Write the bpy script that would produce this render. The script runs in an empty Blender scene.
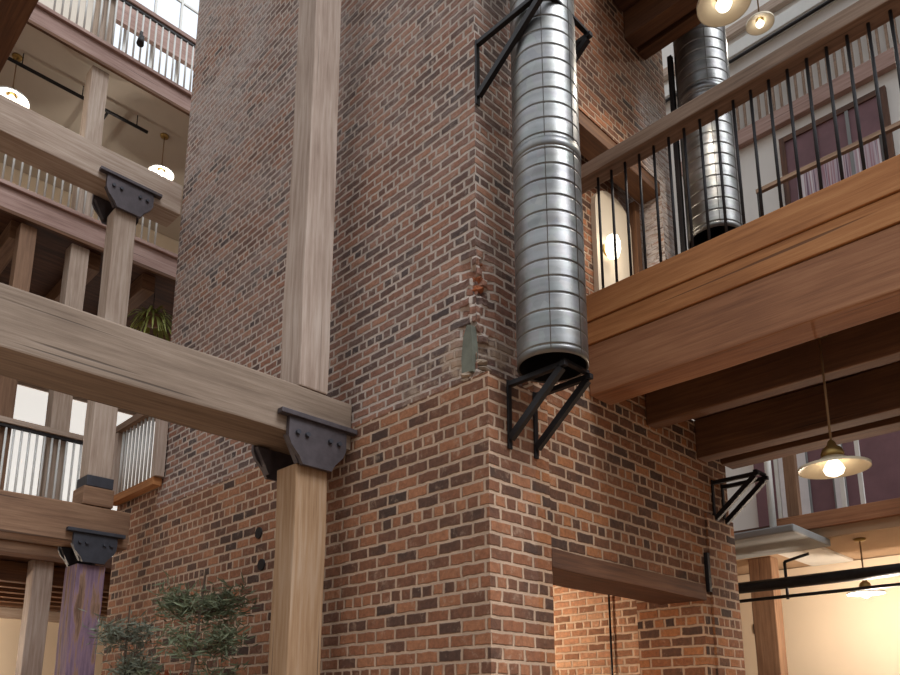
import bpy, bmesh, math, random
from mathutils import Vector, Matrix
random.seed(7)
C = bpy.context.scene.collection
SC = bpy.context.scene
WP = {}          # world position of every object made here

# ------------------------------------------------------------------ materials
def _mat(name):
    m = bpy.data.materials.new(name); m.use_nodes = True
    nt = m.node_tree
    b = nt.nodes['Principled BSDF']
    return m, nt, b
def N(nt, t, **k):
    n = nt.nodes.new(t)
    for a, v in k.items(): setattr(n, a, v)
    return n
def ramp(nt, stops, interp='LINEAR'):
    r = N(nt, 'ShaderNodeValToRGB'); r.color_ramp.interpolation = interp
    e = r.color_ramp.elements
    while len(e) < len(stops): e.new(.5)
    for i, (p, c) in enumerate(stops):
        e[i].position = p; e[i].color = (c[0], c[1], c[2], 1)
    return r
def S(r, g, b):   # sRGB 0..255 -> linear
    f = lambda c: (c/255/12.92) if c/255 <= .04045 else ((c/255+.055)/1.055)**2.4
    return (f(r), f(g), f(b))
def noise_(nt, coord, scale, detail=4, rough=.6):
    n = N(nt, 'ShaderNodeTexNoise'); n.inputs['Scale'].default_value = scale
    n.inputs['Detail'].default_value = detail; n.inputs['Roughness'].default_value = rough
    nt.links.new(coord, n.inputs['Vector']); return n
def mixc(nt, fac, a, b, mode='MIX'):
    m = N(nt, 'ShaderNodeMix', data_type='RGBA', blend_type=mode)
    for s, v in ((m.inputs[0], fac), (m.inputs[6], a), (m.inputs[7], b)):
        if hasattr(v, 'is_output'): nt.links.new(v, s)
        elif isinstance(v, (int, float)): s.default_value = v
        else: s.default_value = (v[0], v[1], v[2], 1)
    return m.outputs[2]
def math_(nt, op, a, b=None, clamp=False):
    m = N(nt, 'ShaderNodeMath', operation=op, use_clamp=clamp)
    for i, v in enumerate((a, b)):
        if v is None: continue
        if hasattr(v, 'is_output'): nt.links.new(v, m.inputs[i])
        else: m.inputs[i].default_value = v
    return m.outputs[0]
def maprange(nt, v, a, b, c=0, d=1, smooth=True):
    m = N(nt, 'ShaderNodeMapRange'); m.interpolation_type = 'SMOOTHSTEP' if smooth else 'LINEAR'
    nt.links.new(v, m.inputs[0])
    for i, x in enumerate((a, b, c, d)): m.inputs[i+1].default_value = x
    return m.outputs[0]

def wood(name, dark, mid, light, rough=.75, contrast=1.0, bump=.25, grain=22):
    m, nt, b = _mat(name)
    uv = N(nt, 'ShaderNodeTexCoord').outputs['UV']
    mp = N(nt, 'ShaderNodeMapping'); mp.inputs['Scale'].default_value = (1.1, grain, 1)
    nt.links.new(uv, mp.inputs['Vector'])
    g = noise_(nt, mp.outputs[0], 1.6, 6, .65)
    mp2 = N(nt, 'ShaderNodeMapping'); mp2.inputs['Scale'].default_value = (.9, 3.0, 1)
    nt.links.new(uv, mp2.inputs['Vector'])
    big = noise_(nt, mp2.outputs[0], 1.3, 3, .5)
    f = math_(nt, 'ADD', math_(nt, 'MULTIPLY', g.outputs['Fac'], .62), math_(nt, 'MULTIPLY', big.outputs['Fac'], .42))
    r = ramp(nt, [(.52-.17*contrast, dark), (.52, mid), (.52+.17*contrast, light)])
    nt.links.new(f, r.inputs[0])
    # long drying cracks
    mp3 = N(nt, 'ShaderNodeMapping'); mp3.inputs['Scale'].default_value = (.45, 30, 1)
    nt.links.new(uv, mp3.inputs['Vector'])
    cr = noise_(nt, mp3.outputs[0], 1.0, 2, .4)
    cf = maprange(nt, cr.outputs['Fac'], .69, .74)
    col = mixc(nt, math_(nt, 'MULTIPLY', cf, .75), r.outputs[0], tuple(c*.35 for c in dark))
    nt.links.new(col, b.inputs['Base Color'])
    b.inputs['Roughness'].default_value = rough
    bp = N(nt, 'ShaderNodeBump'); bp.inputs['Strength'].default_value = bump; bp.inputs['Distance'].default_value = .01
    nt.links.new(math_(nt, 'SUBTRACT', g.outputs['Fac'], cf), bp.inputs['Height'])
    nt.links.new(bp.outputs[0], b.inputs['Normal'])
    return m

def plain(name, col, rough=.6, metal=0., var=.12, scale=6, bump=0.):
    m, nt, b = _mat(name)
    oc = N(nt, 'ShaderNodeTexCoord').outputs['Object']
    n = noise_(nt, oc, scale, 4)
    r = ramp(nt, [(.3, tuple(c*(1-var) for c in col)), (.7, tuple(min(1, c*(1+var)) for c in col))])
    nt.links.new(n.outputs['Fac'], r.inputs[0]); nt.links.new(r.outputs[0], b.inputs['Base Color'])
    b.inputs['Roughness'].default_value = rough; b.inputs['Metallic'].default_value = metal
    if bump:
        bp = N(nt, 'ShaderNodeBump'); bp.inputs['Strength'].default_value = bump; bp.inputs['Distance'].default_value = .01
        nt.links.new(n.outputs['Fac'], bp.inputs['Height']); nt.links.new(bp.outputs[0], b.inputs['Normal'])
    return m

def glow(name, col, strength):
    m, nt, b = _mat(name)
    b.inputs['Base Color'].default_value = (*col, 1)
    b.inputs['Emission Color'].default_value = (*col, 1); b.inputs['Emission Strength'].default_value = strength
    return m

def brick(name, palette, mortar, limewash=None, wash=None, width=.18, rowh=.075, smear=.35, mort=.013):
    m, nt, b = _mat(name)
    tc = N(nt, 'ShaderNodeTexCoord'); uv = tc.outputs['UV']; pos = N(nt, 'ShaderNodeNewGeometry').outputs['Position']
    # slight waviness of the courses
    wob = noise_(nt, pos, 13, 3)
    vm = N(nt, 'ShaderNodeVectorMath', operation='MULTIPLY_ADD')
    sub = N(nt, 'ShaderNodeVectorMath', operation='SUBTRACT'); nt.links.new(wob.outputs['Color'], sub.inputs[0]); sub.inputs[1].default_value = (.5, .5, .5)
    nt.links.new(sub.outputs[0], vm.inputs[0]); vm.inputs[1].default_value = (.022, .020, 0); nt.links.new(uv, vm.inputs[2])
    bt = N(nt, 'ShaderNodeTexBrick'); bt.offset = .5; bt.offset_frequency = 2; bt.squash = .5; bt.squash_frequency = 6
    nt.links.new(vm.outputs[0], bt.inputs['Vector'])
    bt.inputs['Color1'].default_value = (0, 0, 0, 1); bt.inputs['Color2'].default_value = (1, 1, 1, 1); bt.inputs['Mortar'].default_value = (.5, .5, .5, 1)
    bt.inputs['Scale'].default_value = 1; bt.inputs['Mortar Size'].default_value = mort; bt.inputs['Mortar Smooth'].default_value = .6
    bt.inputs['Bias'].default_value = 0; bt.inputs['Brick Width'].default_value = width; bt.inputs['Row Height'].default_value = rowh
    k = len(palette)
    r = ramp(nt, [(i/(k-1)*.8+.1, c) for i, c in enumerate(palette)])
    nt.links.new(bt.outputs['Color'], r.inputs[0])
    patch = noise_(nt, pos, 1.6, 3)
    col = mixc(nt, maprange(nt, patch.outputs['Fac'], .42, .66, 0, .45), r.outputs[0], palette[-2])
    fine = noise_(nt, pos, 38, 4)
    col = mixc(nt, .75, col, ramp_out(nt, fine.outputs['Fac'], (.55, .55, .55), (1.3, 1.3, 1.3)), 'MULTIPLY')
    # mortar smeared over the brick faces
    sm = noise_(nt, pos, 14, 5, .7)
    smf = math_(nt, 'MULTIPLY', maprange(nt, sm.outputs['Fac'], .55, .72), smear)
    mc = mixc(nt, maprange(nt, noise_(nt, pos, 5, 3).outputs['Fac'], .35, .65), mortar, tuple(c*.8 for c in mortar))
    col = mixc(nt, smf, col, mc)
    col = mixc(nt, bt.outputs['Fac'], col, mc)
    if limewash:
        sx = N(nt, 'ShaderNodeSeparateXYZ'); nt.links.new(pos, sx.inputs[0])
        wn = noise_(nt, pos, 1.1, 4, .6); mpw = N(nt, 'ShaderNodeMapping'); mpw.inputs['Scale'].default_value = (5, 24, 1); nt.links.new(vm.outputs[0], mpw.inputs['Vector']); wf = noise_(nt, mpw.outputs[0], 1.6, 5, .75)
        if limewash == 'upper':     # old grey paint and lime left on the upper wall, away from the corner
            base = maprange(nt, math_(nt, 'ADD', sx.outputs['Z'], math_(nt, 'MULTIPLY', sx.outputs['Y'], .25)), 5.0, 9.6, .10, .66)
            mp = N(nt, 'ShaderNodeMapping'); mp.inputs['Scale'].default_value = (1, .55, 1.5); nt.links.new(pos, mp.inputs['Vector'])
            base = math_(nt, 'MULTIPLY', base, maprange(nt, noise_(nt, mp.outputs[0], 1.9, 6, .7).outputs['Fac'], .36, .62, .15, 1.25))
        else:                       # whitened patch at the far end of the upper right wall
            base = maprange(nt, math_(nt, 'ADD', sx.outputs['X'], math_(nt, 'MULTIPLY', wn.outputs['Fac'], .5)), 5.2, 5.5, 0, 1.0)
            base = math_(nt, 'MULTIPLY', base, maprange(nt, sx.outputs['Z'], 7.0, 6.6, 0, 1))
        if limewash == 'upper':     # mortar smeared where the wall was cut back above the corner
            sm2 = math_(nt, 'MULTIPLY', maprange(nt, sx.outputs['Z'], 3.95, 3.55, 0, 1), maprange(nt, sx.outputs['Y'], 3.7, 2.9, 0, 1))
            sm2 = math_(nt, 'MULTIPLY', sm2, maprange(nt, noise_(nt, pos, 7, 5, .7).outputs['Fac'], .42, .6, 0, .9))
            col = mixc(nt, sm2, col, S(172, 148, 126))
        fac = math_(nt, 'MULTIPLY', base, maprange(nt, wf.outputs['Fac'], .36, .62, .15, 1.25), True)
        col = mixc(nt, fac, col, wash)
    nt.links.new(col, b.inputs['Base Color'])
    b.inputs['Roughness'].default_value = .88
    bp = N(nt, 'ShaderNodeBump'); bp.inputs['Strength'].default_value = .8; bp.inputs['Distance'].default_value = .012
    h = math_(nt, 'ADD', math_(nt, 'MULTIPLY', bt.outputs['Fac'], -1.0), math_(nt, 'MULTIPLY', fine.outputs['Fac'], .5))
    nt.links.new(h, bp.inputs['Height']); nt.links.new(bp.outputs[0], b.inputs['Normal'])
    return m
def ramp_out(nt, v, a, b):
    r = ramp(nt, [(.25, a), (.75, b)]); nt.links.new(v, r.inputs[0]); return r.outputs[0]

def galv(name):
    m, nt, b = _mat(name)
    uv = N(nt, 'ShaderNodeTexCoord').outputs['UV']
    n = noise_(nt, uv, 3, 5); 
    mp = N(nt, 'ShaderNodeMapping'); mp.inputs['Scale'].default_value = (.05, 1, 1); nt.links.new(uv, mp.inputs['Vector'])
    v = N(nt, 'ShaderNodeTexVoronoi'); v.inputs['Scale'].default_value = 18; nt.links.new(uv, v.inputs['Vector'])
    st = noise_(nt, mp.outputs[0], 11, 2)
    f = math_(nt, 'ADD', math_(nt, 'MULTIPLY', n.outputs['Fac'], .5), math_(nt, 'MULTIPLY', st.outputs['Fac'], .5))
    r = ramp(nt, [(.35, S(100, 98, 93)), (.65, S(150, 149, 147))]); nt.links.new(f, r.inputs[0])
    col = mixc(nt, .05, r.outputs[0], v.outputs['Color'])
    hs = N(nt, 'ShaderNodeHueSaturation'); hs.inputs['Saturation'].default_value = .25; nt.links.new(col, hs.inputs['Color'])
    nt.links.new(hs.outputs[0], b.inputs['Base Color'])
    b.inputs['Metallic'].default_value = .9
    nt.links.new(maprange(nt, n.outputs['Fac'], .3, .7, .3, .48), b.inputs['Roughness'])
    return m

def painted_post(name):          # old purple paint worn off to the bare wood
    m, nt, b = _mat(name)
    uv = N(nt, 'ShaderNodeTexCoord').outputs['UV']
    mp = N(nt, 'ShaderNodeMapping'); mp.inputs['Scale'].default_value = (1.0, 9, 1); nt.links.new(uv, mp.inputs['Vector'])
    n = noise_(nt, mp.outputs[0], 1.7, 5, .6)
    r = ramp(nt, [(.42, S(114, 92, 110)), (.52, S(138, 112, 130)), (.56, S(150, 118, 98)), (.64, S(104, 78, 62))])
    nt.links.new(n.outputs['Fac'], r.inputs[0]); nt.links.new(r.outputs[0], b.inputs['Base Color'])
    b.inputs['Roughness'].default_value = .8
    return m

MAT = {
 'brick_low': brick('brick_low', [S(72,52,42), S(96,64,46), S(122,78,52), S(144,90,56), S(166,108,66)], S(192,160,132), smear=.4),
 'brick_left': brick('brick_left', [S(72,54,46), S(98,68,54), S(126,84,62), S(146,96,68), S(164,112,80)], S(194,166,142), smear=.45),
 'brick_upper': brick('brick_upper', [S(70,56,54), S(98,74,66), S(126,88,74), S(144,98,78), S(162,116,92)], S(196,180,168), 'upper', S(182,170,164), smear=.6, width=.165, rowh=.0605, mort=.0125),
 'brick_high': brick('brick_high', [S(66,46,36), S(96,62,44), S(126,80,54), S(146,90,58), S(166,108,72)], S(180,150,124), 'end', S(200,190,186), smear=.45, width=.165, rowh=.0605, mort=.011),
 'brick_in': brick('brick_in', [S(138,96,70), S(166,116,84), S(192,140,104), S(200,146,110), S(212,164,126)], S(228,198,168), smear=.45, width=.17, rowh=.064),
 'post_grey': wood('post_grey', S(134,112,98), S(172,152,138), S(196,180,168)),
 'post_honey': wood('post_honey', S(128,96,66), S(164,132,100), S(186,164,142), contrast=1.2),
 'beam_grey': wood('beam_grey', S(98,80,66), S(132,114,98), S(156,138,122), contrast=1.1),
 'frame_pale': wood('frame_pale', S(140,118,102), S(176,156,140), S(200,184,170)),
 'fascia_rose': wood('fascia_rose', S(126,98,88), S(160,130,120), S(180,154,144)),
 'orange_board': wood('orange_board', S(132,82,44), S(172,114,66), S(196,142,90), contrast=1.2),
 'orange_beam': wood('orange_beam', S(110,70,46), S(148,100,68), S(174,126,90), contrast=1.2),
 'rail_wood': wood('rail_wood', S(96,76,62), S(134,110,92), S(160,138,120)),
 'dark_joist': wood('dark_joist', S(66,42,28), S(100,66,42), S(132,92,60), contrast=1.2),
 'brown_wood': wood('brown_wood', S(94,66,48), S(130,98,74), S(154,122,96)),
 'dark_brown': wood('dark_brown', S(62,38,26), S(92,58,38), S(118,80,54)),
 'deck_wood': wood('deck_wood', S(54,34,26), S(84,54,38), S(112,76,54), grain=12),
 'purple': painted_post('purple_paint'),
 'iron': plain('iron', S(44,42,44), .5, .6, .25, 14),
 'casting': plain('casting', S(86,80,84), .55, .55, .2, 12, .2),
 'blue_iron': plain('blue_iron', S(62,64,72), .55, .4, .2, 12, .2),
 'galv': galv('galvanised'),
 'white_metal': plain('white_metal', S(214,214,210), .5, 0, .05),
 'cream': plain('cream_plaster', S(232,216,192), .9, 0, .04, 1.2),
 'white_wall': plain('white_wall', S(226,224,220), .9, 0, .03, 1.2),
 'ceil_grey': plain('ceiling_paint', S(208,199,186), .9, 0, .05, 1.0),
 'tan': plain('tan_ceiling', S(178,150,122), .9, 0, .08, 1.5),
 'grey_paint': plain('grey_paint', S(124,126,126), .6, 0, .08, 3),
 'concrete': plain('concrete', S(150,122,98), .8, 0, .15, 2, .2),
 'plum': plain('plum_panel', S(112,80,86), .7, 0, .15, 4),
 'shade_cream': plain('shade_enamel', S(232,220,192), .35, 0, .06, 5),
 'brass': plain('aged_brass', S(168,140,84), .4, .8, .15, 8),
 'cord': plain('cord', S(140,112,80), .6, .2, .1),
 'bulb': glow('bulb', (1.0, .86, .66), 3),
 'bulb_cool': glow('bulb_cool', (1.0, .93, .82), 2.6),
 'terracotta': plain('terracotta', S(168,92,58), .8, 0, .12, 8),
 'bark': plain('bark', S(84,70,58), .9, 0, .25, 20, .4),
 'leaf': plain('leaf', S(98,106,80), .7, 0, .35, 5),
 'leaf_bright': plain('leaf_bright', S(140,146,74), .6, 0, .3, 8),
 'leaf_grey': plain('leaf_grey', S(112,118,102), .7, 0, .3, 5),
 'leaf_orange': plain('leaf_orange', S(176,96,62), .6, 0, .3, 8),
 'mortar_patch': plain('mortar_patch', S(158,140,122), .95, 0, .25, 14, .6),
 'brick_core': plain('brick_core', S(152,88,56), .95, 0, .35, 18, .6),
 'verdigris': plain('verdigris', S(110,112,100), .8, .1, .2, 12, .4),
 'curtain': plain('curtain', S(206,202,204), .9, 0, .08, 3),
}
st_, nt, b = _mat('stripes')
wv = N(nt, 'ShaderNodeTexNoise'); mp = N(nt, 'ShaderNodeMapping'); mp.inputs['Scale'].default_value = (1, 9, .12)
nt.links.new(N(nt, 'ShaderNodeTexCoord').outputs['Object'], mp.inputs['Vector']); nt.links.new(mp.outputs[0], wv.inputs['Vector']); wv.inputs['Scale'].default_value = 1.6
rr = ramp(nt, [(.40, S(112,80,100)), (.46, S(190,180,188)), (.54, S(150,104,116)), (.6, S(206,200,204))]); nt.links.new(wv.outputs['Fac'], rr.inputs[0]); nt.links.new(rr.outputs[0], b.inputs['Base Color'])
MAT['stripes'] = st_
gl, nt, b = _mat('glass')
b.inputs['Transmission Weight'].default_value = 1; b.inputs['Roughness'].default_value = .02; b.inputs['IOR'].default_value = 1.02
b.inputs['Base Color'].default_value = (.93, .96, 1, 1)
_n = noise_(nt, N(nt, 'ShaderNodeTexCoord').outputs['Object'], 2); nt.links.new(maprange(nt, _n.outputs['Fac'], .3, .7, .01, .05), b.inputs['Roughness'])
MAT['glass'] = gl

# ------------------------------------------------------------------ mesh helpers
class MB:
    def __init__(s): s.bm = bmesh.new(); s.uv = s.bm.loops.layers.uv.new('UVMap')
    def _uvbox(s, faces, axis=None):
        for f in faces:
            f.normal_update(); n = f.normal; ax = max(range(3), key=lambda i: abs(n[i]))
            o = [i for i in range(3) if i != ax]
            if axis is not None and axis in o: o = [axis] + [i for i in o if i != axis]
            for l in f.loops: l[s.uv].uv = (l.vert.co[o[0]] + (0 if axis is None else n[ax]*.37), l.vert.co[o[1]] + (0 if axis is None else ax*1.3))
    def box(s, x0, x1, y0, y1, z0, z1, bev=0., grain=True, seg=0, wob=0.):
        b2 = bmesh.new(); bmesh.ops.create_cube(b2, size=1)
        for v in b2.verts: v.co = Vector(((x0+x1)/2+v.co.x*(x1-x0), (y0+y1)/2+v.co.y*(y1-y0), (z0+z1)/2+v.co.z*(z1-z0)))
        d = (x1-x0, y1-y0, z1-z0); L = max(range(3), key=lambda i: d[i])
        if bev: bmesh.ops.bevel(b2, geom=b2.edges[:], offset=bev, segments=2, affect='EDGES', profile=.6)
        if seg:
            lo = (x0, y0, z0)[L]
            for i in range(1, seg):
                p = [0, 0, 0]; p[L] = lo + d[L]*i/seg; nn = [0, 0, 0]; nn[L] = 1
                bmesh.ops.bisect_plane(b2, geom=b2.verts[:]+b2.edges[:]+b2.faces[:], plane_co=p, plane_no=nn)
            if wob:
                from mathutils import noise
                for v in b2.verts:
                    q = Vector(v.co)*1.7
                    w = noise.noise_vector(q)*wob
                    w[L] = 0; v.co += w
        s.add(b2, L if grain else None)
        return s
    def add(s, b2, axis=None):
        vm = {v: s.bm.verts.new(v.co) for v in b2.verts}; fs = []
        for f in b2.faces:
            try: nf = s.bm.faces.new([vm[v] for v in f.verts]); nf.smooth = f.smooth; fs.append(nf)
            except ValueError: pass
        s._uvbox(fs, axis); b2.free()
    def tube(s, p, q, r, r2=None, n=12, cap=True):
        p, q = Vector(p), Vector(q); r2 = r if r2 is None else r2
        d = (q-p).normalized(); a = d.orthogonal().normalized(); c = d.cross(a)
        R = [[s.bm.verts.new(o + (a*math.cos(t)+c*math.sin(t))*rr) for t in [2*math.pi*i/n for i in range(n)]] for o, rr in ((p, r), (q, r2))]
        L = (q-p).length
        for i in range(n):
            j = (i+1) % n; f = s.bm.faces.new((R[0][i], R[0][j], R[1][j], R[1][i])); f.smooth = True
            for l, (u, v) in zip(f.loops, ((0, i), (0, i+1), (L, i+1), (L, i))): l[s.uv].uv = (u, v/n*2*math.pi*r)
        if cap:
            s.bm.faces.new(R[0][::-1]); s.bm.faces.new(R[1])
        return s
    def lathe(s, c, prof, n=32, smooth=True, closed=False):
        c = Vector(c); rings = []
        for r, z in prof:
            rings.append([s.bm.verts.new(c+Vector((r*math.cos(2*math.pi*i/n), r*math.sin(2*math.pi*i/n), z))) for i in range(n)])
        for k in range(len(rings)-1):
            for i in range(n):
                j = (i+1) % n
                f = s.bm.faces.new((rings[k][i], rings[k][j], rings[k+1][j], rings[k+1][i])); f.smooth = smooth
                for l, (u, v) in zip(f.loops, ((i, k), (i+1, k), (i+1, k+1), (i, k+1))):
                    l[s.uv].uv = (u/n*2*math.pi*max(.02, prof[k][0]), prof[v][1])
        return s
    def prism(s, pts, axis, a, b):
        """extrude outline pts (2D in the other two axes, in order) along axis from a to b"""
        o = [i for i in range(3) if i != axis]
        def mk(p, t):
            v = [0, 0, 0]; v[o[0]], v[o[1]] = p; v[axis] = t; return v
        b2 = bmesh.new(); A = [b2.verts.new(mk(p, a)) for p in pts]; B = [b2.verts.new(mk(p, b)) for p in pts]
        b2.faces.new(A); b2.faces.new(B[::-1])
        for i in range(len(pts)):
            j = (i+1) % len(pts); b2.faces.new((A[j], A[i], B[i], B[j]))
        bmesh.ops.recalc_face_normals(b2, faces=b2.faces[:]); s.add(b2, None); return s
    def blob(s, c, r, amt=.3, sub=2, seed=0):
        from mathutils import noise
        b2 = bmesh.new(); bmesh.ops.create_icosphere(b2, subdivisions=sub, radius=1)
        for v in b2.verts:
            k = 1+amt*noise.noise(v.co*2.3+Vector((seed, seed*2, 0)))
            v.co = Vector((c[0]+v.co.x*r[0]*k, c[1]+v.co.y*r[1]*k, c[2]+v.co.z*r[2]*k))
        s.add(b2, None); return s

def obj(name, mb, mat, parent=None):
    bm = mb.bm; bm.normal_update()
    vs = [v.co for v in bm.verts]
    lo = Vector([min(v[i] for v in vs) for i in range(3)]); hi = Vector([max(v[i] for v in vs) for i in range(3)])
    c = (lo+hi)/2
    if parent is None: c.z = lo.z
    for v in bm.verts: v.co -= c
    me = bpy.data.meshes.new(name); bm.to_mesh(me); bm.free(); me.materials.append(MAT[mat])
    o = bpy.data.objects.new(name, me); C.objects.link(o)
    o.location = c - (WP[parent.name] if parent else Vector((0, 0, 0)))
    if parent: o.parent = parent
    WP[o.name] = c
    return o
def empty(name, loc):
    o = bpy.data.objects.new(name, None); C.objects.link(o); o.location = loc; o.empty_display_size = .1; WP[o.name] = Vector(loc); return o
def tag(o, label, cat, group=None):
    o['label'] = label; o['category'] = cat
    if group: o['group'] = group
    return o
def struct(o): o['kind'] = 'structure'; return o
def bx(*a, **k): return MB().box(*a, **k)

# ------------------------------------------------------------------ setting: brick walls
X0, Y0, XE = 2.968, 2.67, 5.915
ZL = 3.47
w = MB()
w.box(X0, 3.37, Y0, 6.82, 0, ZL, grain=False)
w.box(X0, 3.37, 6.82, 7.75, 0, 3.80, grain=False)
struct(obj('wall_left', w, 'brick_left'))
w = MB()
w.box(X0, 3.37, 2.99, 6.82, ZL, 13.2, grain=False)
w.box(X0, 3.37, 2.755, 2.99, 4.5, 13.2, grain=False)
w.box(3.17, 3.37, 2.755, 2.99, ZL, 4.5, grain=False)
# the corner itself is knocked off and ragged just above the thick lower wall
from mathutils import noise as mnoise
path = [(X0, 2.99-.0196*i, 0) for i in range(13)] + [(X0+.0202*i, 2.755, 1) for i in range(1, 11)]
cols = []
for (x, y, side) in path:
    dc = (y-2.755) if side == 0 else (x-X0)
    colv = []
    for k in range(53):
        z = ZL+(4.5-ZL)*k/52
        row = int(z/.0605); chunk = int((dc+.03*(row % 2))/.075)
        rnd_ = mnoise.cell(Vector((row*1.3, chunk*2.1+side*7, .5)))
        env = max(0, min(1, (z-ZL)/.12))*max(0, min(1, (4.46-z)/.3))
        d = env*max(0, 1-dc/.15)**.6*(.035+.03*rnd_+.02*mnoise.noise(Vector((x*30, y*30, z*22)))) if dc < .15 else 0
        d = max(0, d)
        px = x+(d if side == 0 or dc < .01 else d*.15); py = y+(d if side == 1 or dc < .01 else d*.15)
        colv.append((w.bm.verts.new((px, py, z)), ((y if side == 0 else x), z)))
    cols.append(colv)
for a_, b_ in zip(cols, cols[1:]):
    for k in range(52):
        q = (a_[k], b_[k], b_[k+1], a_[k+1])
        f = w.bm.faces.new([t[0] for t in q])
        for l, t in zip(f.loops, q): l[w.uv].uv = t[1]
wl = struct(obj('wall_left', w, 'brick_upper'))
m = MB()
rr_ = random.Random(4)
for i in range(5): m.blob((X0+.055+.02*rr_.random(), 2.80+.03*rr_.random(), 3.98+.3*rr_.random()), (.035, .045, .024), .5, 2, i+30)
obj('broken_brick', m, 'brick_core', wl)
m = MB()
for i in range(12): m.blob((X0+.02+.06*rr_.random(), 2.775+.09*rr_.random(), 3.47+.10*rr_.random()), (.05, .05, .02), .5, 2, i+60)
obj('mortar_lump', m, 'mortar_patch', wl)
m = MB().prism([(2.775, 3.50), (2.858, 3.515), (2.862, 3.60), (2.845, 3.74), (2.815, 3.80), (2.785, 3.79), (2.772, 3.66)], 0, X0-.014, X0+.03)
obj('iron_plate', m, 'verdigris', wl)
m = MB()
for y, z in ((4.985, 2.93), (4.925, 2.68)):
    m.tube((X0-.012, y, z), (X0+.02, y, z), .045, n=10)
obj('anchor_plate', m, 'iron', wl)

w = MB()
w.box(3.37, 3.50, Y0, 3.07, 0, 3.61, grain=False)
w.box(3.50, 3.53, Y0+.02, 3.07, 0, 2.44, grain=False)
w.box(3.50, 5.34, Y0+.02, 3.07, 2.545, 3.86, grain=False)
w.box(5.34, XE-.45, Y0+.02, 3.25, 0, 3.86, grain=False)
w.box(XE-.45, XE, Y0, 3.25, 0, 3.12, grain=False)
w.box(XE-.45, XE-.02, Y0+.02, 3.25, 3.12, 3.86, grain=False)
struct(obj('wall_right', w, 'brick_low'))
# the corner of the lower wall, seen on its right face, belongs to wall_left's block
w = MB()
w.box(3.37, 3.95, 2.80, 3.00, 3.62, 13.2, grain=False)
w.box(3.95, 5.33, 2.80, 3.00, 6.02, 13.2, grain=False)
w.box(5.33, 5.52, 2.80, 3.00, 3.87, 13.2, grain=False)
struct(obj('wall_right', w, 'brick_high'))
w = MB()
w.box(5.36, 5.60, 3.25, 6.8, 0, 3.6, grain=False)
w.box(3.37, 5.36, 6.5, 6.8, 0, 3.6, grain=False)
struct(obj('wall_inside', w, 'brick_in'))
struct(obj('wall_inside', bx(3.95, 5.52, 3.08, 3.25, 3.87, 6.6, grain=False), 'brick_high'))
struct(obj('ceiling_inside', bx(3.37, 5.36, 3.07, 6.5, 2.75, 2.9), 'deck_wood'))
t = obj('opening_lintel', bx(3.50, 5.36, Y0-.006, 3.05, 2.43, 2.545, .008, seg=8, wob=.01), 'dark_brown')
tag(t, 'long brown timber lintel across the doorway in the lower brick wall', 'lintel')
t = obj('conduit', MB().tube((5.335, 3.50, .05), (5.335, 3.50, 2.74), .009, n=8), 'iron')
tag(t, 'thin vertical conduit on the lit brickwork inside the lower doorway', 'conduit')
t = obj('wall_strap', bx(5.40, 5.44, Y0-.012, Y0+.019, 2.50, 2.80, .004), 'iron')
tag(t, 'short dark iron strap upright on the brick right of the lintel end', 'strap')

# ------------------------------------------------------------------ setting: floor, far walls, ceilings
struct(obj('floor', bx(-4, 11, -2, 13, -.1, 0, grain=False), 'concrete'))
struct(obj('wall_far_right', bx(9.5, 9.7, -3, 9, 0, 13.2, grain=False), 'white_wall'))
struct(obj('wall_back', bx(-6, 9.5, 11.5, 11.7, 0, 10.2, grain=False), 'cream'))
struct(obj('ceiling_lower_right', bx(8.003, 9.5, -3, 6.5, 3.34, 3.50, grain=False), 'tan'))
# ------------------------------------------------------------------ near timber frame
YB = 3.882
tag(obj('timber_beam', bx(-1.6, X0-.005, YB, 4.255, 3.305, 3.633, .012, seg=22, wob=.012), 'beam_grey'),
    'massive grey weathered timber beam crossing the left half in the foreground', 'beam')
tag(obj('timber_post', bx(2.538, 2.762, YB+.004, YB+.235, 3.637, 12.5, .010, seg=30, wob=.010), 'post_grey'),
    'tall pale timber post rising from the foreground beam in front of the brick', 'post')
tag(obj('timber_post', bx(2.556, 2.795, YB+.02, YB+.235, 0, 3.13, .012, seg=12, wob=.010), 'post_honey'),
    'honey coloured timber post under the iron cap of the foreground beam', 'post')
def capital(xc, y0, y1, ztop, hw, h, name_label, mat, wtop=None):
    root = empty('iron_capital', (xc, (y0+y1)/2, ztop-h))
    r = hw
    pts = [(xc-r, ztop), (xc-r, ztop-.45*h), (xc-r*.9, ztop-.62*h), (xc-r*.62, ztop-.84*h), (xc-r*.5, ztop-h), (xc+r*.5, ztop-h), (xc+r*.62, ztop-.84*h), (xc+r*.9, ztop-.62*h), (xc+r, ztop-.45*h), (xc+r, ztop)]
    obj('front_plate', MB().prism(pts, 1, y0-.035, y0-.003), mat, root)
    obj('rear_plate', MB().prism(pts, 1, y1+.003, y1+.03), mat, root)
    zs = ztop-.38*h
    for sx in (-1, 1):
        xa = xc+sx*r*.52; xb = xc+sx*r*.98
        pp = [(xa, zs), (xb, zs), (xa+sx*.01, ztop-h*.95), (xa, ztop-h*.95)]
        obj('side_web', MB().prism(pp, 1, y0, y0+.04), mat, root)
        obj('side_web', MB().prism(pp, 1, y1-.04, y1), mat, root)
    obj('flange', bx(xc-r*1.32, xc+r*1.32, y0-.06, y0-.004, ztop-.002, ztop+.03, .004, grain=False), mat, root)
    for sx in (-.72, -.4, .4, .72):
        obj('bolt', MB().tube((xc+sx*r, y0-.055, ztop-.33*h), (xc+sx*r, y0-.03, ztop-.33*h), .016, n=6), 'blue_iron', root)
    return tag(root, name_label, 'capital')
capital(2.675, YB, YB+.37, 3.40, .218, .29, 'dark cast iron cap with bolts joining the foreground beam to its post', 'casting')

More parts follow.
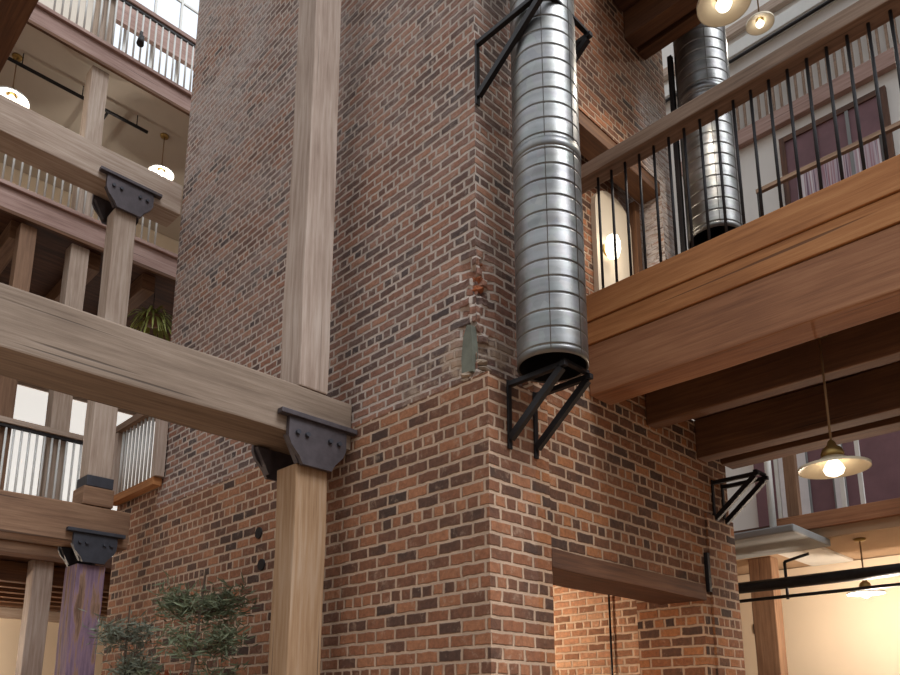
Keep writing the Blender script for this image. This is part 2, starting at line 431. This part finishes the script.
# ------------------------------------------------------------------ second frame along the gallery
YG = 6.82
tag(obj('timber_beam', bx(-2.5, X0-.005, YG, YG+.3, 6.545, 6.88, .012, seg=20, wob=.012), 'frame_pale'),
    'pale timber beam high at left, ending at the brick above an iron cap', 'beam')
tag(obj('timber_post', bx(2.34, 2.545, YG+.02, YG+.23, 3.662, 6.33, .01, seg=10, wob=.008), 'frame_pale'),
    'pale timber post under the high left beam, above the foreground beam', 'post')
capital(2.442, YG, YG+.3, 6.60, .225, .30, 'small grey iron cap under the high beam at the upper left', 'casting')
tag(obj('timber_beam', bx(-2.5, 2.74, YG, YG+.3, 3.045, 3.39, .012, seg=20, wob=.012), 'brown_wood'),
    'low brown timber beam at the left edge above the purple post', 'beam')
pp = obj('timber_post', bx(2.325, 2.565, YG+.02, YG+.3, 0, 2.87, .012, seg=10, wob=.01), 'purple')
tag(pp, 'post with worn purple paint at the lower left behind the trees', 'post')
capital(2.445, YG, YG+.3, 3.13, .185, .25, 'wide dark blue iron cap on top of the purple post', 'blue_iron')
tag(obj('post_base_block', bx(2.31, 2.575, YG-.006, YG+.26, 3.393, 3.56, .01), 'brown_wood'),
    'short brown block under the post, on the low beam beside the white railing', 'block')
tag(obj('post_band', bx(2.33, 2.56, YG-.004, YG+.246, 3.562, 3.66, .006, grain=False), 'blue_iron'),
    'dark iron band around the post foot above the brown block', 'band')

# ------------------------------------------------------------------ gallery behind (left)
Y2 = 8.6
GP = [('pale timber gallery post seen through the gap above the foreground beam', 3.335, 6.90, 'frame_pale'),
      ('pale upper gallery post in front of the grey ceiling', 7.185, 9.33, 'frame_pale'),
      ('grey brown gallery post standing near the cream wall at lower left', 0, 3.2, 'post_grey'),
      ('upper gallery post beside the railing at the top left', 9.605, 13.2, 'frame_pale')]
for lab, z0, z1, mt in GP:
    tag(obj('gallery_post', bx(2.525, 2.725, Y2+.07, Y2+.27, z0, z1, .01, seg=8, wob=.008), mt), lab, 'post', 'gallery posts')
tag(obj('gallery_post', bx(1.99, 2.16, Y2+.07, Y2+.24, 3.335, 6.90, .01, seg=8, wob=.008), 'brown_wood'),
    'brown gallery post at the left edge below the foreground beam', 'post', 'gallery posts')
def fascia(z0, z1, x1, mat, label, lip=.05):
    root = empty('gallery_edge', (1, Y2, z0))
    obj('fascia_board', bx(-3, x1, Y2, Y2+.06, z0, z1, .006), mat, root)
    obj('top_trim', bx(-3, x1, Y2-.04, Y2+.06, z1+.002, z1+lip, .006), mat, root)
    obj('lower_trim', bx(-3, x1, Y2-.012, Y2+.03, z0-.045, z0-.002, .004), 'dark_joist', root)
    return tag(root, label, 'gallery edge')
fascia(9.38, 9.60, 6.5, 'fascia_rose', 'rose brown fascia of the topmost gallery, upper left corner')
fascia(6.95, 7.20, 6.5, 'fascia_rose', 'grey brown gallery fascia visible just under the high left beam')
fascia(3.22, 3.34, 2.95, 'brown_wood', 'brown gallery fascia behind the low beam at the left edge')
struct(obj('ceiling_upper_left', bx(-4, 9.4, Y2+.065, 11.48, 9.42, 9.60, grain=False), 'ceil_grey'))
struct(obj('ceiling_middle_left', bx(-4, 9.4, Y2+.065, 11.48, 7.05, 7.18), 'deck_wood'))
struct(obj('ceiling_low_left', bx(-4, 9.4, Y2+.065, 11.48, 3.2, 3.33), 'deck_wood'))
for i, (x, z, lab) in enumerate([(1.95, 6.82, ''), (2.78, 6.82, ''), (3.46, 6.82, ''), (4.4, 6.82, '')]):
    tag(obj('ceiling_joist', bx(x, x+.16, Y2+.32, 11.45, z, z+.22, .006), 'brown_wood'),
        'timber joist under the middle gallery in the dark gap above the foreground beam', 'joist', 'middle gallery joists')
for i in range(6):
    y = 8.95+.42*i
    tag(obj('ceiling_joist', bx(-3, 5.5, y, y+.12, 2.98, 3.19, .006), 'dark_joist'),
        'dark joist under the low gallery at the far lower left', 'joist', 'low gallery joists')
tag(obj('cross_timber', bx(1.0, 1.21, 4.6, 7.12, 6.885, 7.2, .01), 'dark_joist'),
    'dark cross timber slanting through the top left corner', 'beam')
def railing_x(z0, z1, x0, x1, y, pitch, label, rail_mat, bar_mat, skip=()):
    root = empty('railing', ((x0+x1)/2, y, z0))
    obj('handrail', bx(x0, x1, y-.035, y+.035, z1-.06, z1, .006), rail_mat, root)
    obj('top_bar', bx(x0, x1, y-.015, y+.015, z1-.10, z1-.066, .002), 'iron', root)
    n = int((x1-x0)/pitch)
    for i in range(n+1):
        obj('baluster', MB().tube((x0+.02+i*pitch, y, z0), (x0+.02+i*pitch, y, z1-.102), .012, n=6), bar_mat, root)
    return tag(root, label, 'railing')
railing_x(9.652, 10.5, 2.0, 4.3, Y2+.01, .085, 'white barred railing of the topmost gallery at upper left', 'fascia_rose', 'white_metal')
railing_x(7.252, 8.2, 1.3, 3.5, Y2+.01, .085, 'white barred railing half hidden behind the high left beam', 'fascia_rose', 'white_metal')
railing_x(3.395, 4.62, 1.7, 2.95, Y2+.01, .075, 'white barred railing below the foreground beam at the left edge', 'frame_pale', 'white_metal')
# windows at the back of the gallery
def window(n, x0, x1, z0, z1, y, bars):
    f = MB()
    f.box(x0-.05, x0, y-.05, y, z0-.05, z1+.05); f.box(x1, x1+.05, y-.05, y, z0-.05, z1+.05)
    f.box(x0, x1, y-.05, y, z1, z1+.05); f.box(x0, x1, y-.05, y, z0-.05, z0)
    for i in range(1, bars): xx = x0+(x1-x0)*i/bars; f.box(xx-.02, xx+.02, y-.045, y-.005, z0, z1)
    for i in range(1, 3): zz = z0+(z1-z0)*i/3; f.box(x0, x1, y-.04, y-.01, zz-.02, zz+.02)
    w = struct(obj('window_%d' % n, f, 'white_metal'))
    g = MB(); g.box(x0, x1, y-.026, y-.022, z0, z1); obj('pane', g, 'glass', w)
    return w
struct(obj('wall_back_upper', MB().box(-6, 9.5, 11.5, 11.7, 10.2, 11.9, grain=False).box(-6, 3.3, 11.5, 11.7, 11.9, 15.5, grain=False).box(5.7, 9.5, 11.5, 11.7, 11.9, 15.5, grain=False), 'ceil_grey'))
struct(obj('trim_2', bx(3.3, 5.7, 11.35, 11.44, 12.8, 13.35), 'fascia_rose'))
window(1, 3.35, 5.65, 11.95, 15.3, 11.6, 5)
MAT['lit_white'] = glow('lit_window', (1.0, .98, .93), .62)
for k, (x0, x1) in enumerate(((2.75, 3.85), (4.0, 5.1))):
    f = MB(); f.box(x0-.06, x0, 11.43, 11.495, 3.4, 6.2); f.box(x1, x1+.06, 11.43, 11.495, 3.4, 6.2); f.box(x0, x1, 11.43, 11.495, 6.14, 6.2)
    w = struct(obj('window_%d' % (k+2), f, 'frame_pale')); obj('pane', bx(x0, x1, 11.46, 11.48, 3.4, 6.14), 'lit_white', w)
struct(obj('trim_1', bx(-3, 5.5, 11.40, 11.49, 2.86, 3.0), 'frame_pale'))
t = empty('spotlight', (3.01, 8.53, 9.8))
obj('lamp_can', MB().tube((3.01, 8.53, 9.98), (2.99, 8.50, 9.84), .035, .045, n=12), 'iron', t)
obj('clamp', bx(2.995, 3.03, 8.54, 8.58, 9.985, 10.08, .004), 'iron', t)
tag(t, 'small black spotlight clipped to the topmost gallery railing', 'spotlight')
# railing panel set along the brick
root = empty('side_railing', (2.91, 7.25, 3.66))
obj('bottom_board', bx(2.87, 2.955, 6.72, 7.74, 3.665, 3.74, .005), 'orange_board', root)
obj('end_post', bx(2.87, 2.955, 6.68, 6.78, 3.741, 4.42, .005), 'post_grey', root)
obj('end_post', bx(2.87, 2.955, 7.66, 7.74, 3.741, 4.42, .005), 'post_grey', root)
obj('handrail', bx(2.86, 2.96, 6.66, 7.76, 4.421, 4.49, .005), 'rail_wood', root)
for i in range(10):
    obj('baluster', MB().tube((2.915, 6.85+i*.085, 3.741), (2.915, 6.85+i*.085, 4.42), .013, n=6), 'white_metal', root)
tag(root, 'short side railing with white bars and wooden frame against the brick', 'railing')
# sprinkler pipes under the gallery ceiling
root = empty('sprinkler_pipe', (2.8, 9.2, 9.2))
obj('main_pipe', MB().tube((1.6, 9.2, 9.25), (3.45, 9.2, 9.25), .022, n=8), 'iron', root)
obj('branch_pipe', MB().tube((2.93, 9.2, 9.25), (2.93, 10.2, 9.25), .018, n=8), 'iron', root)
for x in (1.9, 2.6, 3.3): obj('hanger', MB().tube((x, 9.2, 9.26), (x, 9.2, 9.42), .006, n=6), 'iron', root)
tag(root, 'dark sprinkler pipe with one branch under the grey gallery ceiling', 'pipe')

# ------------------------------------------------------------------ pendants
def pendant(name, label, x, y, z, r, cord_top, warm, power, shade='shade_cream', cap='brass', spot=False):
    root = empty(name, (x, y, z))
    k = r
    obj('shade', MB().lathe((x, y, z), [(r, -.004), (r, .012), (r*.82, r*.10), (r*.5, r*.24), (r*.30, r*.36), (r*.29, r*.345), (r*.48, r*.215), (r*.8, r*.075), (r*.98, -.002)], 36), shade, root)
    obj('socket', MB().lathe((x, y, z), [(.001, r*.355), (r*.30, r*.36), (r*.33, r*.46), (r*.27, r*.62), (r*.14, r*.72), (r*.1, r*.85), (.008, r*.9)], 20), cap, root)
    obj('bulb', MB().lathe((x, y, z), [(r*.12, r*.28), (r*.24, r*.12), (r*.30, -.02*k), (r*.24, -r*.16), (r*.1, -r*.23), (.001, -r*.24)], 20), 'bulb' if warm else 'bulb_cool', root)
    obj('cord', MB().tube((x, y, z+r*.88), (x, y, cord_top-.02), .007, n=6), 'cord', root)
    obj('ceiling_plate', MB().lathe((x, y, cord_top-.03), [(.001, 0), (.05, .002), (.06, .028), (.001, .029)], 16), cap, root)
    L = bpy.data.lights.new('lamp_light', 'SPOT' if spot else 'POINT'); L.energy = power; L.shadow_soft_size = r*.25
    if spot: L.spot_size = math.radians(165); L.spot_blend = .4
    L.color = (1, .83, .66) if warm else (1, .9, .76)
    lo = bpy.data.objects.new('lamp_light', L); C.objects.link(lo); lo.parent = root; lo.location = (0, 0, -r*.9)
    return tag(root, label, 'pendant lamp')
pendant('pendant_lamp', 'cream dish pendant lamp hanging below the right balcony', 4.6, 1.45, 2.995, .195, 3.862, True, 30, spot=True)
pendant('pendant_lamp', 'small distant pendant lamp in front of the cream wall, lower right', 8.3, 2.45, 2.78, .17, 3.34, True, 75, 'white_metal')
pendant('pendant_lamp', 'large cream lamp seen from below at the top right edge', 4.66, 1.86, 6.62, .19, 7.42, False, 30, spot=True)
pendant('pendant_lamp', 'small lit lamp beside the large cream one at the top right', 7.0, 2.44, 8.62, .14, 11.3, False, 60, spot=True)
pendant('pendant_lamp', 'lit pendant lamp at the left edge below the gallery ceiling', 1.86, 9.3, 8.80, .20, 9.42, False, 14, 'white_metal')
pendant('pendant_lamp', 'lit pendant lamp next to the brick above the high left beam', 3.72, 9.3, 8.82, .17, 9.42, False, 14, 'white_metal')
pendant('pendant_lamp', 'added unseen lamp that brightens the low gallery behind the purple post', 1.6, 10.6, 2.5, .17, 2.98, True, 90, 'white_metal')  # out of sight, added to light the cream wall of the low gallery
pendant('pendant_lamp', 'added unseen lamp that brightens the inside of the lower brick doorway', 4.3, 4.6, 2.5, .17, 2.75, True, 60, 'white_metal')  # out of sight, added to light the brickwork inside the doorway

# ------------------------------------------------------------------ ducts and iron brackets
def duct(x, y, r, z0, z1, label, ring=.1):
    root = empty('round_duct', (x, y, z0))
    prof = [(r-.012, .004), (r, 0)]
    z = .05
    while z < z1-z0:
        prof += [(r, z-.012), (r, z-.005), (r-.0045, z-.003), (r-.0045, z+.003), (r, z+.005), (r, z+.012)]; z += ring
    prof += [(r, z1-z0)]
    obj('duct_tube', MB().lathe((x, y, z0), prof, 48), 'galv', root)
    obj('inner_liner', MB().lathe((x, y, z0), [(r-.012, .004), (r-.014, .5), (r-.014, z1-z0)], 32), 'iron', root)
    for z in (z0+1.3, z0+2.6):
        if z < z1: obj('joint_band', MB().lathe((x, y, z), [(r+.0005, -.03), (r+.004, -.028), (r+.004, .028), (r+.0005, .03)], 48), 'galv', root)
    for a in (math.radians(215), math.radians(268)):
        dx, dy = math.cos(a), math.sin(a)
        obj('seam', MB().tube((x+dx*(r+.001), y+dy*(r+.001), z0+.02), (x+dx*(r+.001), y+dy*(r+.001), z1), .0022, n=6), 'galv', root)
    return tag(root, label, 'duct')
duct(3.205, 2.40, .198, 3.475, 13, 'large galvanised round duct on the brick corner, open at the bottom')
duct(5.42, 2.40, .215, 5.31, 10.9, 'second galvanised duct behind the balcony railing at the end of the brick')
def bracket(xs, yw, ztop, L, H, label, s=.032, arm_extra=.0):
    """pair of triangular wall brackets: wall leg, arm towards -y, diagonal brace"""
    root = empty('iron_bracket', (sum(xs)/len(xs), yw, ztop-H))
    for x in xs:
        obj('wall_leg', bx(x-s/2, x+s/2, yw-.014, yw-.002, ztop-H, ztop+.01, .002, grain=False), 'iron', root)
        obj('arm', bx(x-s/2, x+s/2, yw-L, yw-.015, ztop-.03, ztop, .003, grain=False), 'iron', root)
        b2 = MB(); y0, z0, y1, z1 = yw-.016, ztop-H+.06, yw-L+.03, ztop-.032
        dv = Vector((0, y1-y0, z1-z0)).normalized(); nv = Vector((0, -dv.z, dv.y))*.02
        b2.prism([(y0+nv.y, z0+nv.z), (y1+nv.y, z1+nv.z), (y1-nv.y, z1-nv.z), (y0-nv.y, z0-nv.z)], 0, x-s/2, x+s/2)
        obj('brace', b2, 'iron', root)
    obj('cross_bar', bx(xs[0], xs[-1], yw-L*.97, yw-L*.97+.03, ztop+.001, ztop+.02, .002, grain=False), 'iron', root)
    return tag(root, label, 'bracket')
bracket((3.135, 3.37), 2.668, 3.452, .41, .40, 'black triangular iron bracket under the mouth of the large duct')
bracket((2.985, 3.425), 2.752, 5.72, .56, .46, 'black iron bracket clamping the large duct high on the brick corner')
bracket((5.34, 5.50), 2.798, 5.285, .60, .36, 'dark bracket carrying the second duct behind the balcony bars')
bracket((5.62, 5.79), 2.688, 3.41, .38, .37, 'black iron bracket at the far end of the lower brick wall')

# ------------------------------------------------------------------ right balcony bridge
XB = 3.97
YW = 2.688
root = empty('balcony_edge', (XB, .6, 3.63))
obj('upper_board', bx(XB-.02, XB+.12, -1.4, YW, 4.145, 4.335, .006, seg=6, wob=.004), 'orange_board', root)
obj('lower_board', bx(XB-.008, XB+.12, -1.4, YW, 3.985, 4.14, .006, seg=6, wob=.004), 'orange_board', root)
obj('edge_beam', bx(XB+.004, XB+.24, -1.4, YW, 3.63, 3.98, .012, seg=10, wob=.008), 'orange_beam', root)
tag(root, 'orange brown layered timber edge of the right balcony', 'balcony edge')
struct(obj('floor_balcony', bx(XB+.25, 6.02, -1.4, 2.688, 3.87, 4.30), 'deck_wood'))
struct(obj('floor_doorway', bx(3.97, 5.32, 2.70, 3.07, 3.87, 4.30), 'deck_wood'))
for x, x2, z, lab in ((4.67, 4.80, 3.62, 'first dark joist under the right balcony, nearest the edge beam'),
                   (5.40, 5.55, 3.55, 'second dark joist under the right balcony, farther back'),
                   (5.82, 6.02, 3.60, 'reddish brown end joist under the right balcony above the far bracket')):
    tag(obj('balcony_joist', bx(x, x2, -1.4, 2.686, z, 3.866, .01, seg=8, wob=.006), 'dark_joist'), lab, 'joist', 'balcony joists')
root = empty('railing', (4.0, .6, 4.34))
obj('handrail', bx(XB, XB+.145, -1.4, 2.795, 5.245, 5.35, .008, seg=8, wob=.004), 'rail_wood', root)
for k in range(-9, 30):
    y = 1.614-.1085*k
    if y < -1.3: break
    obj('baluster', MB().tube((4.045, y, 4.337), (4.045, y, 5.245), .0095, n=8), 'iron', root)
tag(root, 'balcony railing with wooden handrail and thin black iron bars', 'railing')
root = empty('rear_rail', (5.62, .6, 4.31))
obj('top_bar', bx(5.60, 5.64, -1.4, 2.12, 5.70, 5.735, .003), 'rail_wood', root)
for y in (2.1, 1.2, .3, -.6): obj('rail_post', bx(5.605, 5.635, y-.015, y+.015, 4.303, 5.698, .002), 'iron', root)
tag(root, 'thin rear rail across the window at right, behind the black balusters', 'railing')
# doorway on the balcony
root = empty('arched_door', (5.0, 3.05, 4.3))
pts = [(4.68, 4.31), (5.21, 4.31), (5.21, 5.62)] + [(4.945+.265*math.cos(a), 5.62+.2*math.sin(a)) for a in [math.pi*i/10 for i in range(1, 10)]] + [(4.68, 5.62)]
obj('door_panel', MB().prism(pts, 1, 3.035, 3.078), 'cream', root)
obj('door_post', bx(5.22, 5.29, 2.99, 3.078, 4.31, 5.89, .004), 'dark_joist', root)
tag(root, 'cream arched door panel with a dark post in the balcony doorway', 'door')
t = empty('bright_spot', (4.80, 2.98, 5.22))  # glowing globe added to make the bright spot in the balcony doorway
obj('globe', MB().lathe((4.80, 2.965, 5.24), [(.001, -.10), (.045, -.085), (.06, -.03), (.06, .03), (.045, .085), (.001, .1)], 20), 'bulb_cool', t)
obj('back_plate', MB().tube((4.80, 3.02, 5.24), (4.80, 3.034, 5.24), .05, n=16), 'brass', t)
tag(t, 'small glowing globe put in for the bright spot on the cream door', 'bright spot')
L = bpy.data.lights.new('lamp_light', 'POINT'); L.energy = 2.2; L.shadow_soft_size = .06; L.color = (1, .88, .7)
lo = bpy.data.objects.new('lamp_light', L); C.objects.link(lo); lo.parent = t; lo.location = (0, -.12, 0)
tag(obj('opening_lintel', bx(3.951, 5.329, 2.806, 2.995, 5.90, 6.015, .006), 'dark_joist'),
    'dark timber lintel over the balcony doorway, right of the large duct', 'lintel')
tag(obj('steel_post', bx(5.285, 5.325, 2.60, 2.64, 4.305, 7.148, .004, grain=False), 'iron'),
    'dark slim post between the upper brick end and the second duct', 'post')
# floor above with joists
struct(obj('ceiling_upper_right', bx(4.40, 5.20, -1.4, 2.795, 7.42, 7.60), 'deck_wood'))
for x, x2, lab in ((4.87, 5.03, 'dark joist at the top right running out from the brick, nearer one'), (5.08, 5.19, 'dark joist at the top right above the second duct, farther one')):
    tag(obj('ceiling_joist', bx(x, x2, -1.4, 2.795, 7.15, 7.415, .008, seg=6, wob=.006), 'dark_joist'), lab, 'joist')

# ------------------------------------------------------------------ far right wall and galleries
root = empty('gallery_edge', (9.3, 2, 9.33))
obj('fascia_board', bx(9.40, 9.498, -2.5, 4.6, 9.33, 9.56, .005), 'fascia_rose', root)
tag(root, 'thin grey brown gallery edge on the far white wall, upper right', 'gallery edge')
root = empty('railing', (9.33, 2, 9.56))
obj('handrail', bx(9.40, 9.47, -2.5, 4.6, 10.25, 10.32, .004), 'grey_paint', root)
for i in range(64):
    obj('baluster', bx(9.42, 9.445, 4.5-.1*i, 4.53-.1*i, 9.562, 10.25, grain=False), 'rail_wood', root)
tag(root, 'far railing of close pale bars above the white wall, upper right', 'railing')
root = empty('wall_ledge', (9.4, 2, 10.4))
obj('white_board', bx(9.36, 9.498, -2.5, 5, 10.75, 10.95, .008), 'white_metal', root)
obj('wood_strip', bx(9.40, 9.498, -2.5, 5, 11.15, 11.3, .008), 'frame_pale', root)
tag(root, 'pale boards along the far white wall at the top right corner', 'ledge')
tag(obj('ceiling_pipe', MB().tube((9.30, -2.5, 10.62), (9.30, 5, 10.62), .025, n=8), 'iron'), 'thin dark pipe under the pale boards at the top right', 'pipe')
tag(obj('roof_beam', bx(6.85, 7.15, -2.5, 6.5, 11.3, 11.6, .01), 'brown_wood'), 'brown roof beam carrying the small lit lamp at the top right', 'beam')
def far_window(n, y0, y1, z0, z1):
    f = MB(); x = 9.44
    f.box(x, x+.058, y0-.07, y0, z0, z1+.08); f.box(x, x+.058, y1, y1+.07, z0, z1+.08); f.box(x, x+.058, y0, y1, z1, z1+.08)
    w = struct(obj('window_%d' % n, f, 'purple' if n > 9 else 'deck_wood'))
    obj('panel', bx(x+.02, x+.05, y0, y1, z0, z1), 'plum', w)
    obj('curtain', bx(x+.012, x+.019, y0+.04, y1-.1, z0, z1-.5), 'stripes', w)
    k = int((y1-y0)/.3)
    for i in range(1, k): obj('mullion', bx(x+.002, x+.011, y0+(y1-y0)*i/k-.02, y0+(y1-y0)*i/k+.02, z0, z1), 'grey_paint', w)
    return w
far_window(5, 1.98, 3.14, 7.3, 9.06)
struct(obj('floor_far_right', bx(8.002, 9.48, -2.5, 6.4, 3.505, 3.56), 'deck_wood'))
root = empty('balcony_edge', (8, 1, 3.36))
obj('fascia_board', bx(7.94, 8.0, -2.5, 3.17, 3.44, 3.60, .006), 'orange_beam', root)
tag(root, 'thin brown timber edge of the far balcony, lower right', 'balcony edge')
root = empty('railing', (7.97, 1, 3.6))
obj('handrail', bx(7.94, 8.0, -2.5, 3.1, 4.52, 4.58, .004), 'rail_wood', root)
for y in (3.08, 2.45, 2.28, 1.6, .9): obj('rail_post', bx(7.955, 7.985, y-.02, y+.02, 3.602, 4.52, .003), 'white_metal', root)
obj('corner_post', bx(7.94, 8.02, 2.88, 3.0, 3.602, 4.52, .004), 'brown_wood', root)
tag(root, 'far balcony rail with thin white posts before the plum wall', 'railing')
# plum panelled wall with tall windows behind that balcony
struct(obj('wall_far_plum', bx(9.36, 9.49, -2.5, 3.9, 3.57, 5.6), 'plum'))
k = 6
for y in (3.55, 3.3, 2.9, 1.75, 1.3):
    wv = MB(); wv.box(9.33, 9.355, y-.07, y+.07, 3.6, 5.4)
    w = struct(obj('window_%d' % k, wv, 'grey_paint')); obj('pane', bx(9.322, 9.329, y-.05, y+.05, 3.65, 5.35), 'curtain', w); k += 1
tag(obj('service_pipe', MB().tube((7.9, 3.14, 3.335), (7.9, 3.14, 5.0), .035, n=10), 'white_metal'), 'slim white vertical pipe beside the far black bracket', 'pipe')
tag(obj('timber_post', bx(8.5, 8.7, 3.44, 3.70, 0, 3.335, .01, seg=6, wob=.006), 'brown_wood'), 'brown timber post against the cream wall at lower right', 'post')
root = empty('ceiling_pipe', (8.0, 2, 2.86))
obj('thick_pipe', MB().tube((8.0, -2.5, 2.93), (8.0, 3.62, 2.93), .06, n=14), 'iron', root)
obj('thin_pipe', MB().tube((8.0, -2.5, 2.79), (8.0, 3.62, 2.79), .018, n=8), 'iron', root)
obj('elbow_pipe', MB().tube((8.0, 3.1, 2.76), (8.0, 3.1, 3.15), .016, n=8).tube((8.0, 3.1, 3.15), (8.0, 2.85, 3.2), .016, n=8), 'iron', root)
tag(root, 'dark horizontal pipes crossing in front of the cream wall, lower right', 'pipe')
tag(obj('air_duct', MB().box(7.15, 8.1, 2.66, 3.9, 3.26, 3.335, .015, grain=False), 'grey_paint'), 'pale grey flat duct under the far balcony, right of the brick', 'duct')
tag(obj('light_patch_panel', bx(8.35, 9.35, 2.85, 3.3, 3.31, 3.338, .004, grain=False), 'white_metal'), 'pale panel standing in for a patch of light on the tan ceiling', 'panel')  # pale sheet built in place of reflected light on the ceiling
tag(obj('alarm_box', bx(9.40, 9.49, 3.98, 4.10, 2.58, 2.70, .008, grain=False), 'iron'), 'tiny dark box on the cream wall beside the brick edge', 'box')
struct(obj('wall_low_right', bx(9.42, 9.498, -2.5, 6.4, 0, 3.33, grain=False), 'cream'))

# ------------------------------------------------------------------ plants
def tree(x, y, h, r, zc, leaf, label, n=1500, seed=1, tall=.5):
    rnd = random.Random(seed)
    root = empty('potted_tree', (x, y, 0))
    obj('pot', MB().lathe((x, y, 0), [(.001, 0), (.15, .001), (.2, .36), (.215, .38), (.19, .385), (.18, .33), (.001, .33)], 24), 'terracotta', root)
    tr = MB(); p = Vector((x, y, .33)); pts = [p]
    for i in range(8):
        p = p + Vector((rnd.uniform(-.03, .03), rnd.uniform(-.03, .03), (h-.4)/8)); pts.append(p)
    for i in range(8): tr.tube(pts[i], pts[i+1], .03*(1-i/10), .03*(1-(i+1)/10), n=8, cap=False)
    br = []
    for i in range(26):
        t = rnd.uniform(.35, 1); k = min(7, int(t*8)); a = rnd.uniform(0, 6.28); L = r*(1.25-t*.75)*rnd.uniform(.6, 1.1)
        e = pts[k] + Vector((math.cos(a)*L, math.sin(a)*L, L*rnd.uniform(.1, .6)))
        tr.tube(pts[k], e, .009, .003, n=5, cap=False); br.append((pts[k], e))
    obj('trunk', tr, 'bark', root)
    fo = MB()
    for i in range(n):
        a, b_ = rnd.choice(br); t = rnd.uniform(.35, 1.05)
        c = a.lerp(b_, t) + Vector([rnd.gauss(0, .05) for _ in range(3)])
        d = Vector((rnd.gauss(0, 1), rnd.gauss(0, 1), rnd.gauss(.2, .6))).normalized(); sd = d.orthogonal().normalized()
        sd = (Matrix.Rotation(rnd.uniform(0, 6.28), 3, d) @ sd); L = rnd.uniform(.05, .11); w_ = L*.06
        vs = [fo.bm.verts.new(q) for q in (c, c+d*L*.5+sd*w_, c+d*L, c+d*L*.5-sd*w_)]
        fo.bm.faces.new(vs)
    obj('foliage', fo, leaf, root)['kind'] = 'stuff'
    return tag(root, label, 'tree')
tree(2.42, 4.75, 2.60, .44, 0, 'leaf', 'feathery green indoor tree before the brick beside the honey post', 5200, 3)
tree(2.40, 5.95, 2.50, .40, 0, 'leaf_grey', 'grey green indoor tree partly hiding the purple post', 4200, 5)
root = empty('orange_plant', (2.56, 5.42, 0))
obj('plinth', bx(2.44, 2.68, 5.30, 5.54, 0, 1.53, .01, grain=False), 'concrete', root)
obj('pot', MB().lathe((2.56, 5.42, 1.532), [(.001, 0), (.08, .001), (.115, .2), (.1, .2), (.001, .17)], 20), 'terracotta', root)
fo = MB()
for i in range(60):
    a = random.uniform(0, 6.28); t = random.uniform(.3, 1); L = .26
    c = Vector((2.56, 5.42, 1.71)); d = Vector((math.cos(a)*(1-t*.6), math.sin(a)*(1-t*.6), t)).normalized(); sd = d.cross(Vector((0, 0, 1))).normalized()*.016
    fo.bm.faces.new([fo.bm.verts.new(q) for q in (c-sd, c+d*L*.6-sd*1.4, c+d*L+Vector((0, 0, -.03)), c+d*L*.6+sd*1.4, c+sd)])
obj('leaves', fo, 'leaf_orange', root)
tag(root, 'orange leaved plant at the bottom edge between the two trees', 'plant')
fo = MB(); root = empty('hanging_fern', (3.74, 9.2, 6.5))
obj('basket', MB().lathe((3.74, 9.2, 6.5), [(.001, 0), (.09, .03), (.14, .14), (.12, .14), (.001, .1)], 16), 'brown_wood', root)
obj('hanger', MB().tube((3.74, 9.2, 6.64), (3.74, 9.2, 7.045), .004, n=5), 'iron', root)
for i in range(90):
    a = random.uniform(0, 6.28); c = Vector((3.74, 9.2, 6.62)); prev = c; L = random.uniform(.2, .42); up_ = random.uniform(.1, .5)
    sd = Vector((-math.sin(a), math.cos(a), 0))*.014
    for k in range(4):
        t = (k+1)/4; q = c+Vector((math.cos(a)*L*t, math.sin(a)*L*t, up_*t-.75*t*t*L*2))
        fo.bm.faces.new([fo.bm.verts.new(v) for v in (prev-sd, prev+sd, q+sd*(1-t*.6), q-sd*(1-t*.6))]); prev = q
obj('fronds', fo, 'leaf_bright', root)
tag(root, 'green fern hanging in the dark gallery gap next to the brick edge', 'fern')

# ------------------------------------------------------------------ light, world, camera
W = bpy.data.worlds.new('World'); SC.world = W; W.use_nodes = True
bg = W.node_tree.nodes['Background']; bg.inputs['Strength'].default_value = .88
wn_ = W.node_tree; gz = N(wn_, 'ShaderNodeSeparateXYZ'); wn_.links.new(N(wn_, 'ShaderNodeTexCoord').outputs['Generated'], gz.inputs[0])
wr = ramp(wn_, [(.40, (.20, .16, .13)), (.50, (.42, .39, .36)), (.66, (.80, .82, .84)), (.90, (1.25, 1.32, 1.4))])
wn_.links.new(maprange(wn_, gz.outputs['Z'], -1, 1, 0, 1, False), wr.inputs[0]); wn_.links.new(wr.outputs[0], bg.inputs['Color'])
sun = bpy.data.lights.new('sun', 'SUN'); sun.energy = 2.1; sun.angle = math.radians(30); sun.color = (.95, .97, 1)
so = bpy.data.objects.new('sun', sun); C.objects.link(so); so.rotation_euler = (math.radians(42), 0, math.radians(4))

cam = bpy.data.cameras.new('camera'); co = bpy.data.objects.new('camera', cam); C.objects.link(co)
F, CX, CY, PDH = 772., 450., 545., 170.
p = math.atan2(PDH, F)
cam.sensor_fit = 'HORIZONTAL'; cam.sensor_width = 36; cam.lens = F/900*36
cam.shift_y = (CY-337.5)/900; cam.clip_start = .05; cam.clip_end = 200
co.location = (0, 0, 1.6); co.rotation_euler = (math.pi/2+p, 0, -math.pi/4)
SC.camera = co
SC.view_settings.view_transform = 'Standard'; SC.view_settings.look = 'None'
SC.view_settings.exposure = 0.12; SC.view_settings.gamma = 1; SC.view_settings.use_curve_mapping = False
